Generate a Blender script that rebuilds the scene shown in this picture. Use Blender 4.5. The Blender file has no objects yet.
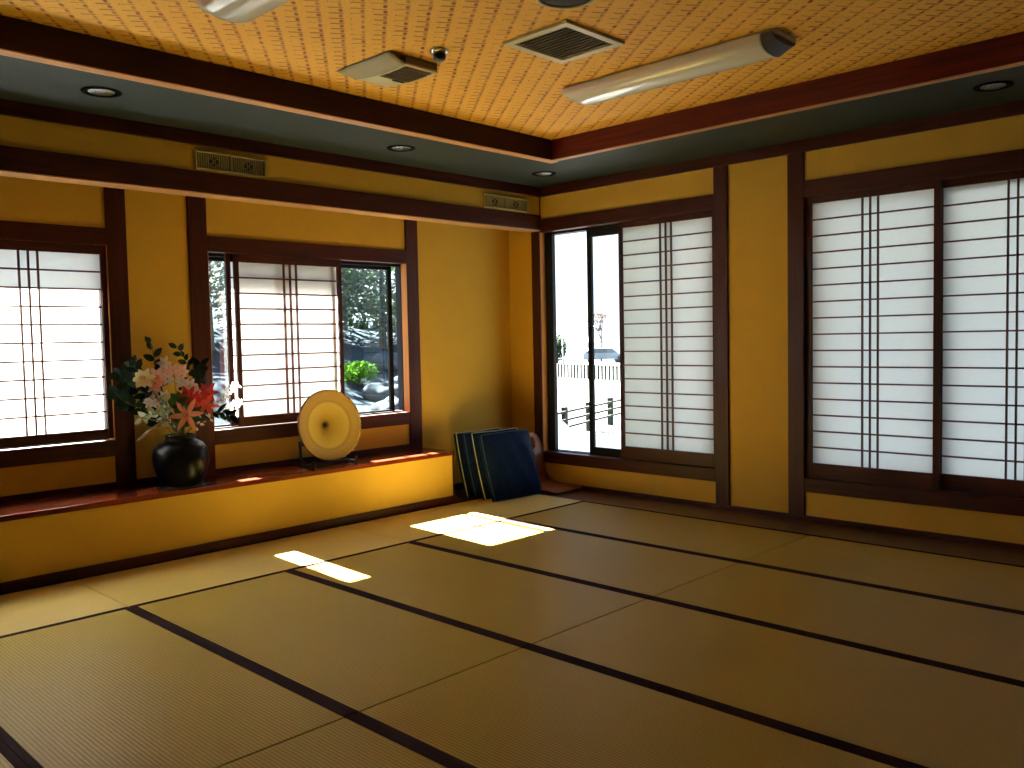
import bpy, math, random
from math import sin, cos, pi, radians
from mathutils import Vector, Matrix

random.seed(7)
SUN_E, SKY_E, EXPO = 225.0, 2.0, 0.0
sc = bpy.context.scene
COL = sc.collection

# ------------------------------------------------------------------ helpers
class MB:
    """collects shapes, then links them as one mesh object"""
    def __init__(self): self.v = []; self.f = []; self.s = []
    def add(self, vs, fs, smooth=False):
        n = len(self.v); self.v += [tuple(v) for v in vs]
        self.f += [tuple(i + n for i in f) for f in fs]; self.s += [smooth] * len(fs)
    def box(self, x0, x1, y0, y1, z0, z1):
        if x0 > x1: x0, x1 = x1, x0
        if y0 > y1: y0, y1 = y1, y0
        if z0 > z1: z0, z1 = z1, z0
        self.add([(x0,y0,z0),(x1,y0,z0),(x1,y1,z0),(x0,y1,z0),(x0,y0,z1),(x1,y0,z1),(x1,y1,z1),(x0,y1,z1)],
                 [(0,3,2,1),(4,5,6,7),(0,1,5,4),(1,2,6,5),(2,3,7,6),(3,0,4,7)])
        return self
    def lathe(self, prof, n=32, axis='z', c=(0,0,0), smooth=True, wob=0.0):
        vs, fs = [], []
        for (r, h) in prof:
            for k in range(n):
                a = 2*pi*k/n; rr = r
                x, y = rr*cos(a), rr*sin(a)
                p = {'z': (x, y, h), 'x': (h, x, y), 'y': (x, h, y)}[axis]
                vs.append((p[0]+c[0], p[1]+c[1], p[2]+c[2]))
        for i in range(len(prof)-1):
            for k in range(n):
                a, b = i*n+k, i*n+(k+1) % n
                fs.append((a, b, b+n, a+n))
        fs.append(tuple(range(n))[::-1]); fs.append(tuple(range((len(prof)-1)*n, len(prof)*n)))
        self.add(vs, fs, smooth); return self
    def tube(self, pts, r, n=8, taper=1.0, smooth=True):
        pts = [Vector(p) for p in pts]; vs, fs = [], []
        up = Vector((0, 0, 1))
        for i, p in enumerate(pts):
            t = (pts[min(i+1, len(pts)-1)] - pts[max(i-1, 0)]).normalized()
            a = t.cross(up)
            if a.length < 1e-3: a = t.cross(Vector((1, 0, 0)))
            a.normalize(); b = t.cross(a).normalized()
            rr = r * (1 + (taper-1) * i / max(1, len(pts)-1))
            for k in range(n):
                q = 2*pi*k/n; vs.append(p + a*cos(q)*rr + b*sin(q)*rr)
        for i in range(len(pts)-1):
            for k in range(n):
                a_, b_ = i*n+k, i*n+(k+1) % n
                fs.append((a_, b_, b_+n, a_+n))
        fs.append(tuple(range(n))[::-1]); fs.append(tuple(range((len(pts)-1)*n, len(pts)*n)))
        self.add(vs, fs, smooth); return self
    def grid(self, fn, nu, nv, smooth=True):
        vs = [fn(i/nu, j/nv) for i in range(nu+1) for j in range(nv+1)]
        fs = [(i*(nv+1)+j, (i+1)*(nv+1)+j, (i+1)*(nv+1)+j+1, i*(nv+1)+j+1) for i in range(nu) for j in range(nv)]
        self.add(vs, fs, smooth); return self
    def build(self, name, mat, parent=None, bevel=0.0, origin=None, solid=0.0):
        me = bpy.data.meshes.new(name)
        o = Vector(origin) if origin is not None else (Vector(parent['_o']) if parent is not None and '_o' in parent else Vector((0,0,0)))
        me.from_pydata([tuple(Vector(v)-o) for v in self.v], [], self.f)
        me.polygons.foreach_set('use_smooth', self.s); me.update()
        me.materials.append(mat)
        ob = bpy.data.objects.new(name, me); COL.objects.link(ob)
        if parent is not None:
            ob.parent = parent; ob['_o'] = tuple(o)
        else:
            ob.location = o; ob['_o'] = tuple(o)
        if bevel:
            m = ob.modifiers.new('bevel', 'BEVEL'); m.width = bevel; m.segments = 2; m.limit_method = 'ANGLE'
        if solid:
            m = ob.modifiers.new('solid', 'SOLIDIFY'); m.thickness = solid; m.offset = 0
        return ob

def tag(o, label=None, cat=None, group=None, kind=None):
    if label: o['label'] = label
    if cat: o['category'] = cat
    if group: o['group'] = group
    if kind: o['kind'] = kind
    return o

def empty(name, loc, label=None, cat=None, group=None, kind=None):
    o = bpy.data.objects.new(name, None); COL.objects.link(o)
    o.location = loc; o['_o'] = tuple(loc); o.empty_display_size = .05
    return tag(o, label, cat, group, kind)

def curve(pts, n=8):
    """Catmull-Rom through the points"""
    P = [Vector(p) for p in pts]; P = [P[0]*2-P[1]] + P + [P[-1]*2-P[-2]]; out = []
    for i in range(1, len(P)-2):
        for k in range(n):
            t = k/n; a, b, c, d = P[i-1:i+3]
            out.append(.5*((2*b)+(c-a)*t+(2*a-5*b+4*c-d)*t*t+(-a+3*b-3*c+d)*t**3))
    out.append(P[-2]); return out

def copy_tree(o, offset):
    """copy of a thing with copies of its parts and sub-parts"""
    r = o.copy(); COL.objects.link(r); r.location = Vector(o.location) + Vector(offset)
    for ch in list(o.children):
        c = ch.copy(); COL.objects.link(c); c.parent = r
        for g in list(ch.children):
            d = g.copy(); COL.objects.link(d); d.parent = c
    return r

# ------------------------------------------------------------------ materials
def new_mat(name):
    m = bpy.data.materials.new(name); m.use_nodes = True
    nt = m.node_tree; b = nt.nodes['Principled BSDF']
    return m, nt, b
def N(nt, t, **k):
    n = nt.nodes.new(t)
    for a, v in k.items():
        if a in n.inputs: n.inputs[a].default_value = v
        else: setattr(n, a, v)
    return n
def math_node(nt, op, a, b=None, c=None):
    n = nt.nodes.new('ShaderNodeMath'); n.operation = op
    for i, v in enumerate((a, b, c)):
        if v is None: continue
        if isinstance(v, (int, float)): n.inputs[i].default_value = v
        else: nt.links.new(v, n.inputs[i])
    return n.outputs[0]
def mixcol(nt, fac, a, b):
    n = nt.nodes.new('ShaderNodeMix'); n.data_type = 'RGBA'
    if isinstance(fac, (int, float)): n.inputs[0].default_value = fac
    else: nt.links.new(fac, n.inputs[0])
    for i, v in ((6, a), (7, b)):
        if isinstance(v, tuple): n.inputs[i].default_value = v if len(v) == 4 else v + (1,)
        else: nt.links.new(v, n.inputs[i])
    return n.outputs[2]
def plain(name, col, rough=.6, metal=0.0, spec=.5, noise=0.0, scale=20, bump=0.0, bscale=80):
    m, nt, b = new_mat(name)
    b.inputs['Base Color'].default_value = tuple(col) + (1,)
    b.inputs['Roughness'].default_value = rough; b.inputs['Metallic'].default_value = metal
    b.inputs['Specular IOR Level'].default_value = spec
    tc = N(nt, 'ShaderNodeTexCoord')
    if noise:
        n = N(nt, 'ShaderNodeTexNoise', Scale=scale, Detail=4.0); nt.links.new(tc.outputs['Object'], n.inputs['Vector'])
        lo = tuple(c*(1-noise) for c in col); hi = tuple(min(1, c*(1+noise)) for c in col)
        nt.links.new(mixcol(nt, n.outputs[0], lo, hi), b.inputs['Base Color'])
    if bump:
        n2 = N(nt, 'ShaderNodeTexNoise', Scale=bscale, Detail=5.0); nt.links.new(tc.outputs['Object'], n2.inputs['Vector'])
        bp = N(nt, 'ShaderNodeBump', Strength=bump, Distance=.01); nt.links.new(n2.outputs[0], bp.inputs['Height'])
        nt.links.new(bp.outputs[0], b.inputs['Normal'])
    return m
def wood(name, axis, dark, light, rough=.45, spec=.25, scale=1.0):
    m, nt, b = new_mat(name)
    tc = N(nt, 'ShaderNodeTexCoord'); mp = N(nt, 'ShaderNodeMapping')
    s = {'x': (2, 45, 45), 'y': (45, 2, 45), 'z': (45, 45, 2)}[axis]
    mp.inputs['Scale'].default_value = tuple(k*scale for k in s)
    nt.links.new(tc.outputs['Object'], mp.inputs['Vector'])
    n = N(nt, 'ShaderNodeTexNoise', Scale=1.0, Detail=6.0, Roughness=.6, Distortion=.6)
    nt.links.new(mp.outputs[0], n.inputs['Vector'])
    r = N(nt, 'ShaderNodeValToRGB'); nt.links.new(n.outputs[0], r.inputs[0])
    r.color_ramp.elements[0].position = .3; r.color_ramp.elements[0].color = dark + (1,)
    r.color_ramp.elements[1].position = .72; r.color_ramp.elements[1].color = light + (1,)
    nt.links.new(r.outputs[0], b.inputs['Base Color'])
    b.inputs['Roughness'].default_value = rough; b.inputs['Specular IOR Level'].default_value = spec
    bp = N(nt, 'ShaderNodeBump', Strength=.15, Distance=.003); nt.links.new(n.outputs[0], bp.inputs['Height'])
    nt.links.new(bp.outputs[0], b.inputs['Normal'])
    return m

WD, WL = (.024, .0042, .0018), (.080, .0135, .0048)
woodx = wood('cedar_x', 'x', WD, WL); woody = wood('cedar_y', 'y', WD, WL); woodz = wood('cedar_z', 'z', WD, WL)
ledge_m = wood('lacquered_ledge', 'y', (.09, .014, .006), (.20, .035, .012), rough=.22, scale=.6)
board_m = wood('floor_board', 'x', (.05, .022, .016), (.11, .050, .034), rough=.28)
lattice_m = plain('lattice_wood', (.12, .035, .016), .5)
cove_lit_x = wood('cove_lit_x', 'x', (.055, .006, .002), (.15, .016, .004), rough=.5, spec=.2)  # same cove wood, redder where light falls on it
cove_shaded_y = wood('cove_shaded_y', 'y', (.02, .003, .0015), (.05, .009, .003), rough=.6, spec=.2)  # same cove wood, shade put into a near-black colour
lit_under_x = wood('lit_underside_x', 'x', (.36, .17, .07), (.58, .32, .15), rough=.35)  # light on the cove underside put into a pale wood colour
lit_under_y = wood('lit_underside_y', 'y', (.42, .21, .09), (.66, .38, .18), rough=.35)  # light on beam and cove undersides put into a paler colour
plaster = plain('ochre_plaster', (.61, .375, .058), .9, spec=.15, noise=.06, scale=6, bump=.12, bscale=260)
plaster_out = plain('outer_render', (.6, .56, .48), .9, spec=.2)
dark_under = plain('dark_under', (.03, .022, .015), .9)
ring_m = plain('slate_ceiling_board', (.034, .044, .043), .6, spec=.08, noise=.08, scale=8)
alu = plain('dark_aluminium', (.010, .010, .014), .6, spec=.15)
vent_m = plain('cream_metal', (.50, .44, .22), .45, noise=.04)
vent_gold = plain('aged_cream_plastic', (.42, .34, .15), .5, noise=.06)
vent_dark = plain('vent_shadow_mesh', (.035, .03, .022), .7)
chrome = plain('chrome', (.75, .75, .75), .12, metal=1.0)
black_m = plain('black_plastic', (.012, .012, .012), .4)

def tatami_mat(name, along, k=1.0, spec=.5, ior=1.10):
    m, nt, b = new_mat(name); b.inputs['IOR'].default_value = ior
    tc = N(nt, 'ShaderNodeTexCoord'); sp = N(nt, 'ShaderNodeSeparateXYZ'); nt.links.new(tc.outputs['Object'], sp.inputs[0])
    across = sp.outputs['Y'] if along == 'x' else sp.outputs['X']
    w = math_node(nt, 'SINE', math_node(nt, 'MULTIPLY', across, 2*pi/.0145))
    w = math_node(nt, 'MULTIPLY_ADD', w, .5, .5)
    mp = N(nt, 'ShaderNodeMapping'); mp.inputs['Scale'].default_value = (400, 25, 1) if along == 'x' else (25, 400, 1)
    nt.links.new(tc.outputs['Object'], mp.inputs['Vector'])
    n = N(nt, 'ShaderNodeTexNoise', Scale=1.0, Detail=2.0); nt.links.new(mp.outputs[0], n.inputs['Vector'])
    big = N(nt, 'ShaderNodeTexNoise', Scale=1.6, Detail=3.0); nt.links.new(tc.outputs['Object'], big.inputs['Vector'])
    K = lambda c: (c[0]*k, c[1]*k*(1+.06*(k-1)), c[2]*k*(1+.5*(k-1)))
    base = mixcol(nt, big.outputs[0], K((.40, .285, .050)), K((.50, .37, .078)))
    rush = mixcol(nt, n.outputs[0], K((.29, .198, .038)), K((.50, .365, .088)))
    c = mixcol(nt, .45, base, rush)
    fac = math_node(nt, 'POWER', math_node(nt, 'SUBTRACT', 1.0, w), 3.0)
    c = mixcol(nt, math_node(nt, 'MULTIPLY', fac, .55), c, K((.13, .075, .020)))
    nt.links.new(c, b.inputs['Base Color'])
    b.inputs['Roughness'].default_value = .40; b.inputs['Specular IOR Level'].default_value = spec
    h = math_node(nt, 'MULTIPLY_ADD', n.outputs[0], .25, w)
    bp = N(nt, 'ShaderNodeBump', Strength=.55, Distance=.0012); nt.links.new(h, bp.inputs['Height'])
    nt.links.new(bp.outputs[0], b.inputs['Normal'])
    return m
tat_x = tatami_mat('rush_x', 'x'); tat_y = tatami_mat('rush_sheen_y', 'y', 1.75, .5, 1.30)  # ledge-side mats: sheen of the turned weave put into a paler base colour
heri_m = plain('mat_border_cloth', (.024, .009, .012), .85, spec=.03, bump=.2, bscale=900)

def ceiling_mat():
    m, nt, b = new_mat('woven_ceiling_paper')
    tc = N(nt, 'ShaderNodeTexCoord'); mp = N(nt, 'ShaderNodeMapping'); mp.inputs['Rotation'].default_value = (0, 0, radians(36.7))
    nt.links.new(tc.outputs['Object'], mp.inputs['Vector'])
    sp = N(nt, 'ShaderNodeSeparateXYZ'); nt.links.new(mp.outputs[0], sp.inputs[0])
    u, v = sp.outputs['X'], sp.outputs['Y']           # u runs along the dotted chains
    wob = N(nt, 'ShaderNodeTexNoise', Scale=9.0, Detail=2.0); nt.links.new(tc.outputs['Object'], wob.inputs['Vector'])
    v2 = math_node(nt, 'MULTIPLY_ADD', math_node(nt, 'SUBTRACT', wob.outputs[0], .5), .012, v)
    cv = math_node(nt, 'DIVIDE', v2, .098)
    dv = math_node(nt, 'ABSOLUTE', math_node(nt, 'SUBTRACT', math_node(nt, 'FRACT', cv), .5))     # 0 on chain
    cu = math_node(nt, 'DIVIDE', u, .066)
    du = math_node(nt, 'ABSOLUTE', math_node(nt, 'SUBTRACT', math_node(nt, 'FRACT', cu), .5))
    def band(d, w, s):                                  # 1 inside |d|<w, soft edge s
        n = N(nt, 'ShaderNodeMapRange'); n.interpolation_type = 'SMOOTHSTEP'
        n.inputs['From Min'].default_value = w; n.inputs['From Max'].default_value = w + s
        n.inputs['To Min'].default_value = 1; n.inputs['To Max'].default_value = 0
        nt.links.new(d, n.inputs['Value']); return n.outputs[0]
    rn = N(nt, 'ShaderNodeTexWhiteNoise', noise_dimensions='2D')
    cmb = N(nt, 'ShaderNodeCombineXYZ'); nt.links.new(math_node(nt, 'FLOOR', cu), cmb.inputs[0]); nt.links.new(math_node(nt, 'FLOOR', cv), cmb.inputs[1])
    nt.links.new(cmb.outputs[0], rn.inputs['Vector'])
    dot = math_node(nt, 'MULTIPLY', band(dv, .055, .07), band(du, .17, .14))
    dot = math_node(nt, 'MULTIPLY', dot, math_node(nt, 'MULTIPLY_ADD', rn.outputs[0], .6, .4))
    thread = math_node(nt, 'MULTIPLY', band(dv, .012, .03), .35)
    # dashes across the chains, shifted half a cell along them
    cu2 = math_node(nt, 'ADD', cu, .5); du2 = math_node(nt, 'ABSOLUTE', math_node(nt, 'SUBTRACT', math_node(nt, 'FRACT', cu2), .5))
    cvs = math_node(nt, 'ADD', cv, .22); dv2 = math_node(nt, 'ABSOLUTE', math_node(nt, 'SUBTRACT', math_node(nt, 'FRACT', cvs), .5))
    dash = math_node(nt, 'MULTIPLY', band(dv2, .30, .08), band(du2, .06, .09))
    rn2 = N(nt, 'ShaderNodeTexWhiteNoise', noise_dimensions='3D'); nt.links.new(cmb.outputs[0], rn2.inputs['Vector'])
    dash = math_node(nt, 'MULTIPLY', dash, math_node(nt, 'MULTIPLY', math_node(nt, 'GREATER_THAN', rn2.outputs[0], .35), math_node(nt, 'MULTIPLY_ADD', rn.outputs[0], .5, .45)))
    fine = N(nt, 'ShaderNodeTexNoise', Scale=70.0, Detail=3.0); nt.links.new(tc.outputs['Object'], fine.inputs['Vector'])
    c = mixcol(nt, fine.outputs[0], (.66, .33, .035), (.92, .52, .075))
    c = mixcol(nt, dash, c, (.22, .08, .012))
    c = mixcol(nt, thread, c, (.34, .10, .02))
    c = mixcol(nt, dot, c, (.22, .035, .010))
    nt.links.new(c, b.inputs['Base Color']); b.inputs['Roughness'].default_value = .7; b.inputs['Specular IOR Level'].default_value = .25
    bp = N(nt, 'ShaderNodeBump', Strength=.3, Distance=.002); nt.links.new(fine.outputs[0], bp.inputs['Height'])
    nt.links.new(bp.outputs[0], b.inputs['Normal'])
    return m
ceil_m = ceiling_mat()

def paper_mat(name, col, t=.55):
    m, nt, b = new_mat(name); nt.nodes.remove(b)
    out = nt.nodes['Material Output']
    tc = N(nt, 'ShaderNodeTexCoord'); n = N(nt, 'ShaderNodeTexNoise', Scale=35.0, Detail=5.0)
    mp = N(nt, 'ShaderNodeMapping'); mp.inputs['Scale'].default_value = (1, 1, 3)
    nt.links.new(tc.outputs['Object'], mp.inputs['Vector']); nt.links.new(mp.outputs[0], n.inputs['Vector'])
    c = mixcol(nt, n.outputs[0], tuple(k*.93 for k in col), col)
    d = N(nt, 'ShaderNodeBsdfDiffuse'); tr = N(nt, 'ShaderNodeBsdfTranslucent'); mx = N(nt, 'ShaderNodeMixShader', Fac=t)
    nt.links.new(c, d.inputs[0]); nt.links.new(c, tr.inputs[0])
    nt.links.new(d.outputs[0], mx.inputs[1]); nt.links.new(tr.outputs[0], mx.inputs[2]); nt.links.new(mx.outputs[0], out.inputs[0])
    return m
paper = paper_mat('shoji_paper', (.94, .94, .94), .64)

def glass_mat():
    m, nt, b = new_mat('window_glass'); nt.nodes.remove(b)
    out = nt.nodes['Material Output']
    t = N(nt, 'ShaderNodeBsdfTransparent'); t.inputs[0].default_value = (.93, .96, .95, 1)
    g = N(nt, 'ShaderNodeBsdfGlossy', Roughness=.02); lw = N(nt, 'ShaderNodeLayerWeight', Blend=.5); mx = N(nt, 'ShaderNodeMixShader')
    f = math_node(nt, 'MULTIPLY_ADD', math_node(nt, 'POWER', lw.outputs['Facing'], 5.0), .9, .04)
    nt.links.new(f, mx.inputs[0]); nt.links.new(t.outputs[0], mx.inputs[1]); nt.links.new(g.outputs[0], mx.inputs[2])
    nt.links.new(mx.outputs[0], out.inputs[0]); return m
glass = glass_mat()

def leaf_mat(name, col, trans=.35, var=.3):
    m, nt, b = new_mat(name); out = nt.nodes['Material Output']
    tc = N(nt, 'ShaderNodeTexCoord'); n = N(nt, 'ShaderNodeTexNoise', Scale=6.0); nt.links.new(tc.outputs['Object'], n.inputs['Vector'])
    c = mixcol(nt, n.outputs[0], tuple(k*(1-var) for k in col), tuple(min(1, k*(1+var)) for k in col))
    nt.links.new(c, b.inputs['Base Color']); b.inputs['Roughness'].default_value = .65; b.inputs['Specular IOR Level'].default_value = .12
    tr = N(nt, 'ShaderNodeBsdfTranslucent'); nt.links.new(c, tr.inputs[0]); mx = N(nt, 'ShaderNodeMixShader', Fac=trans)
    nt.links.new(b.outputs[0], mx.inputs[1]); nt.links.new(tr.outputs[0], mx.inputs[2]); nt.links.new(mx.outputs[0], out.inputs[0])
    return m

# ------------------------------------------------------------------ measures (metres)
D = .396                      # depth of the window alcove behind the plane x=0
ZC, ZL = 2.784, 2.646         # raised ceiling, lower ceiling ring
XE, YE = 7.4, -8.0            # far ends of the room behind the camera
AX, AY = .92, -.881           # inner edge of the ceiling ring

def S(name, mb, mat, bevel=0.0, parent=None):
    o = mb.build(name, mat, parent, bevel)
    if parent is None: o['kind'] = 'structure'
    return o

# ------------------------------------------------------------------ shell
S('floor', MB().box(-D, XE, YE, 0, -.20, -.056), dark_under)
# left wall: upper wall above the beam, outer wall of the alcove (with two window openings), low wall under the ledge
w = MB()
w.box(-.12, 0, YE, 0, 2.40, 2.90)
wo = MB()
def wall_x(mb, xa, xb, y0, y1, z0, z1, holes):
    ys = y0
    for (a, b, c, d) in sorted(holes):
        mb.box(xa, xb, ys, a, z0, z1); mb.box(xa, xb, a, b, z0, c); mb.box(xa, xb, a, b, d, z1); ys = b
    mb.box(xa, xb, ys, y1, z0, z1)
W1 = (-5.36, -3.622, .725, 1.955); W2 = (-2.955, -1.229, .725, 1.955)
wall_x(w, -.525, -D, YE, .20, -.05, 2.90, [W1, W2])
w.box(-D, -.12, YE, 0, 2.40, 2.50)            # soffit of the alcove
S('wall_left', w, plaster)
S('wall_left', MB().box(-.10, 0, YE, -1.118, .0, .387), plaster)
# right wall with openings
def wall_y(mb, ya, yb, x0, x1, z0, z1, holes):
    xs = x0
    for (a, b, c, d) in sorted(holes):
        mb.box(xs, a, ya, yb, z0, z1); mb.box(a, b, ya, yb, z0, c); mb.box(a, b, ya, yb, d, z1); xs = b
    mb.box(xs, x1, ya, yb, z0, z1)
W3 = (-.01, 1.761, .295, 2.26); W4 = (2.470, 4.235, .295, 2.26)
w = MB(); wall_y(w, 0, .15, -D, XE, -.20, 2.90, [W3, W4])
S('wall_right', w, plaster)
dim_wall = plain('brown_wall_board', (.07, .035, .015), .8)
S('wall_back', MB().box(-.6, XE+.15, YE-.15, YE, -.20, 2.90), dim_wall)
S('wall_side', MB().box(XE, XE+.15, YE, .2, -.20, 2.90), dim_wall)
# ceiling: raised woven field, dark ring around it, roof slab above
S('ceiling', MB().box(AX-.10, XE-AX+.1, YE-AY-.1, AY+.10, ZC, ZC+.03), ceil_m)
r = MB()
r.box(0, AX-.03, YE, 0, ZL, ZL+.04); r.box(XE-AX, XE, YE, 0, ZL, ZL+.04)
r.box(AX-.03, XE-AX, AY+.03, 0, ZL, ZL+.04); r.box(AX-.03, XE-AX, YE, YE-AY, ZL, ZL+.04)
S('ceiling', r, ring_m)
S('roof', MB().box(-.6, XE+.15, YE-.15, .2, 2.90, 3.05), plaster_out)
# cove boards round the raised field, lit and shaded sides set by colour
tn = [0]
def trim(mb, mat, bevel=.003):
    tn[0] += 1
    return S('trim_%d' % tn[0], mb, mat, bevel)
for mbx in (MB().box(AX-.075, AX, YE-AY-.075, AY+.075, ZL-.008, ZC),
            MB().box(XE-AX, XE-AX+.075, YE-AY-.075, AY+.075, ZL-.008, ZC)): trim(mbx, cove_shaded_y)
for mbx in (MB().box(AX, XE-AX, AY, AY+.075, ZL-.008, ZC),
            MB().box(AX, XE-AX, YE-AY-.075, YE-AY, ZL-.008, ZC)): trim(mbx, cove_lit_x)
for mbx in (MB().box(AX-.076, AX+.001, YE-AY-.075, AY+.076, ZL-.0145, ZL-.0082),): trim(mbx, lit_under_y, .001)  # thin strip added as the painted lit underside of the cove
for mbx in (MB().box(AX+.002, XE-AX, AY-.001, AY+.050, ZL-.0145, ZL-.0082),): trim(mbx, lit_under_x, .001)  # thin strip added likewise, a little dimmer on this side
# crown rails under the ring
trim(MB().box(0, .030, YE, -.001, 2.566, ZL), woody)
trim(MB().box(.030, XE, -.028, 0, 2.566, ZL), woodx)
# big beam over the window alcove
trim(MB().box(-.135, .012, YE, -.001, 2.2735, 2.405), woody, .006)
trim(MB().box(-.136, .013, YE, -.002, 2.2665, 2.2733), lit_under_y, .001)  # added pale strip standing in for the lit underside of the beam
# posts of the right wall and of the corner
trim(MB().box(1.761, 1.874, -.018, .06, 0, 2.567), woodz)
trim(MB().box(2.350, 2.470, -.018, .06, 0, 2.567), woodz)
trim(MB().box(4.235, 4.355, -.018, .06, 0, 2.567), woodz)
trim(MB().box(-.105, -.008, -.012, .06, 0, 2.40), woodz)
trim(MB().box(-.02, .006, -.012, 0, 2.40, 2.60), woodz)
# posts of the alcove
trim(MB().box(-.44, -D+.016, -3.622, -3.497, .418, 2.40), woodz)
trim(MB().box(-.44, -D+.016, -3.087, -2.955, .418, 2.40), woodz)
trim(MB().box(-.44, -D+.016, -1.229, -1.103, .418, 2.40), woodz)
trim(MB().box(-.44, -D+.016, -5.48, -5.36, .418, 2.40), woodz)
# window ledge, its nosing and end post
S('window_ledge', MB().box(-D, .010, YE, -1.100, .385, .4182), ledge_m, .004)
trim(MB().box(-D, -D+.012, YE, -1.1, .4182, .462), woody)
trim(MB().box(-D, .004, -1.118, -1.100, 0, .386), woodz)
trim(MB().box(-D, -D+.012, -1.1, 0, 0, .06), woody)
S('baseboard_left', MB().box(0, .016, YE, -1.10, 0, .057), woody, .002)
S('baseboard_right', MB().box(0, XE, -.022, 0, 0, .030), woodx, .002)
# board strip between mats and the right wall (and in the nook past the ledge end)
S('floor_board', MB().box(-D, XE, -.4165, 0, -.056, -.002), board_m, .002)
S('floor_board', MB().box(-D, .018, YE, -.4185, -.056, -.003), board_m, .002)

# ------------------------------------------------------------------ windows
jamb_lit = wood('lit_cedar_jamb', 'z', (.52, .21, .05), (.74, .33, .085))  # skylight on the jambs put into a bright orange wood colour
def window(nn, axis, a0, a1, z0, z1, face, head, sill, inner, outer):
    """timber surround + dark aluminium outer frame; axis 'y': in the left wall, 'x': in the right wall"""
    def B(mb, s0, s1, d0, d1, za, zb):
        if axis == 'y': mb.box(d0, d1, s0, s1, za, zb)
        else: mb.box(s0, s1, d0, d1, za, zb)
    w = empty('window_%d' % nn, (face, (a0+a1)/2, z0) if axis == 'y' else ((a0+a1)/2, face, z0), kind='structure')
    hm = woody if axis == 'y' else woodx
    m = MB(); B(m, a0, a1, inner, outer, z1, z1+head)
    m.build('window_header', hm, w, .003)
    m = MB(); B(m, a0, a1, inner, outer, z0-sill, z0); m.build('window_sill', hm, w, .003)
    return w, B
# left wall windows: depth from x=-.376 (room side) to -.60
for nn, (a0, a1, z0, z1) in ((1, W1), (2, W2)):
    w, B = window(nn, 'y', a0, a1, .728, 1.95, -D, .107, .10, -D+.016, -.523)
    m = MB(); B(m, a0-.001, a0+.003, -.382, -.452, .728, 1.95); B(m, a1-.003, a1+.001, -.382, -.452, .728, 1.95); m.build('jamb', jamb_lit, w)
    t = .022                                        # aluminium frame behind the shoji tracks
    m = MB(); B(m, a0, a1, -.455, -.545, .728, .738); B(m, a0, a1, -.455, -.545, 1.95-t, 1.95)
    B(m, a1-.006, a1+.03, -.455, -.525, .728, 1.95); B(m, a0-.03, a0+.004, -.455, -.525, .728, 1.95)
    m.build('window_frame', alu, w)
    g0, g1 = (a0+.004, a1-.006) if nn == 1 else (-2.955, -1.305)
    m = MB(); s = .040
    B(m, g1-s, g1, -.488, -.512, .738, 1.928)
    B(m, g0, g1, -.492, -.508, .738, .752); B(m, g0, g1, -.492, -.508, 1.90, 1.928)
    sh = m.build('sash', alu, w)
    m = MB(); B(m, g0, g1-.02, -.499, -.501, .75, 1.91); m.build('glass', glass, sh)
for nn, (a0, a1, z0, z1) in ((3, W3), (4, W4)):
    w, B = window(nn, 'x', a0, a1, .298, 2.2555, 0, .112, .099, -.016, .148)
    m = MB(); B(m, a0-.001, a0+.003, .0, .066, .298, 2.2555); B(m, a1-.003, a1+.001, .06, .066, .298, 2.2555); m.build('jamb', jamb_lit if nn == 3 else woodz, w)
    t = .02
    m = MB(); B(m, a0, a0+(.085 if nn == 3 else .05), .068, .108, .298, 2.2555); B(m, a1-.04, a1, .068, .108, .298, 2.2555)
    B(m, a0, a1, .068, .150, .298, .304); B(m, a0, a1, .068, .150, 2.2555-t, 2.2555)
    m.build('window_frame', alu, w)
    if nn == 3: rs = [(.455, 1.34, .100), (.84, 1.72, .132)]
    else: rs = [(2.52, 3.40, .132), (3.32, 4.19, .100)]
    for (g0, g1, d) in rs:
        s = .048 if (nn == 3) else .05
        m = MB(); B(m, g0, g0+s, d-.013, d+.013, .304, 2.2355); B(m, g1-s, g1, d-.013, d+.013, .304, 2.2355)
        B(m, g0, g1, d-.014, d+.014, .304, .362); B(m, g0, g1, d-.014, d+.014, 2.175, 2.2355)
        sh = m.build('sash', alu, w)
        m = MB(); B(m, g0+s-.01, g1-s+.01, d-.001, d+.001, .35, 2.19); m.build('glass', glass, sh)

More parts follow.
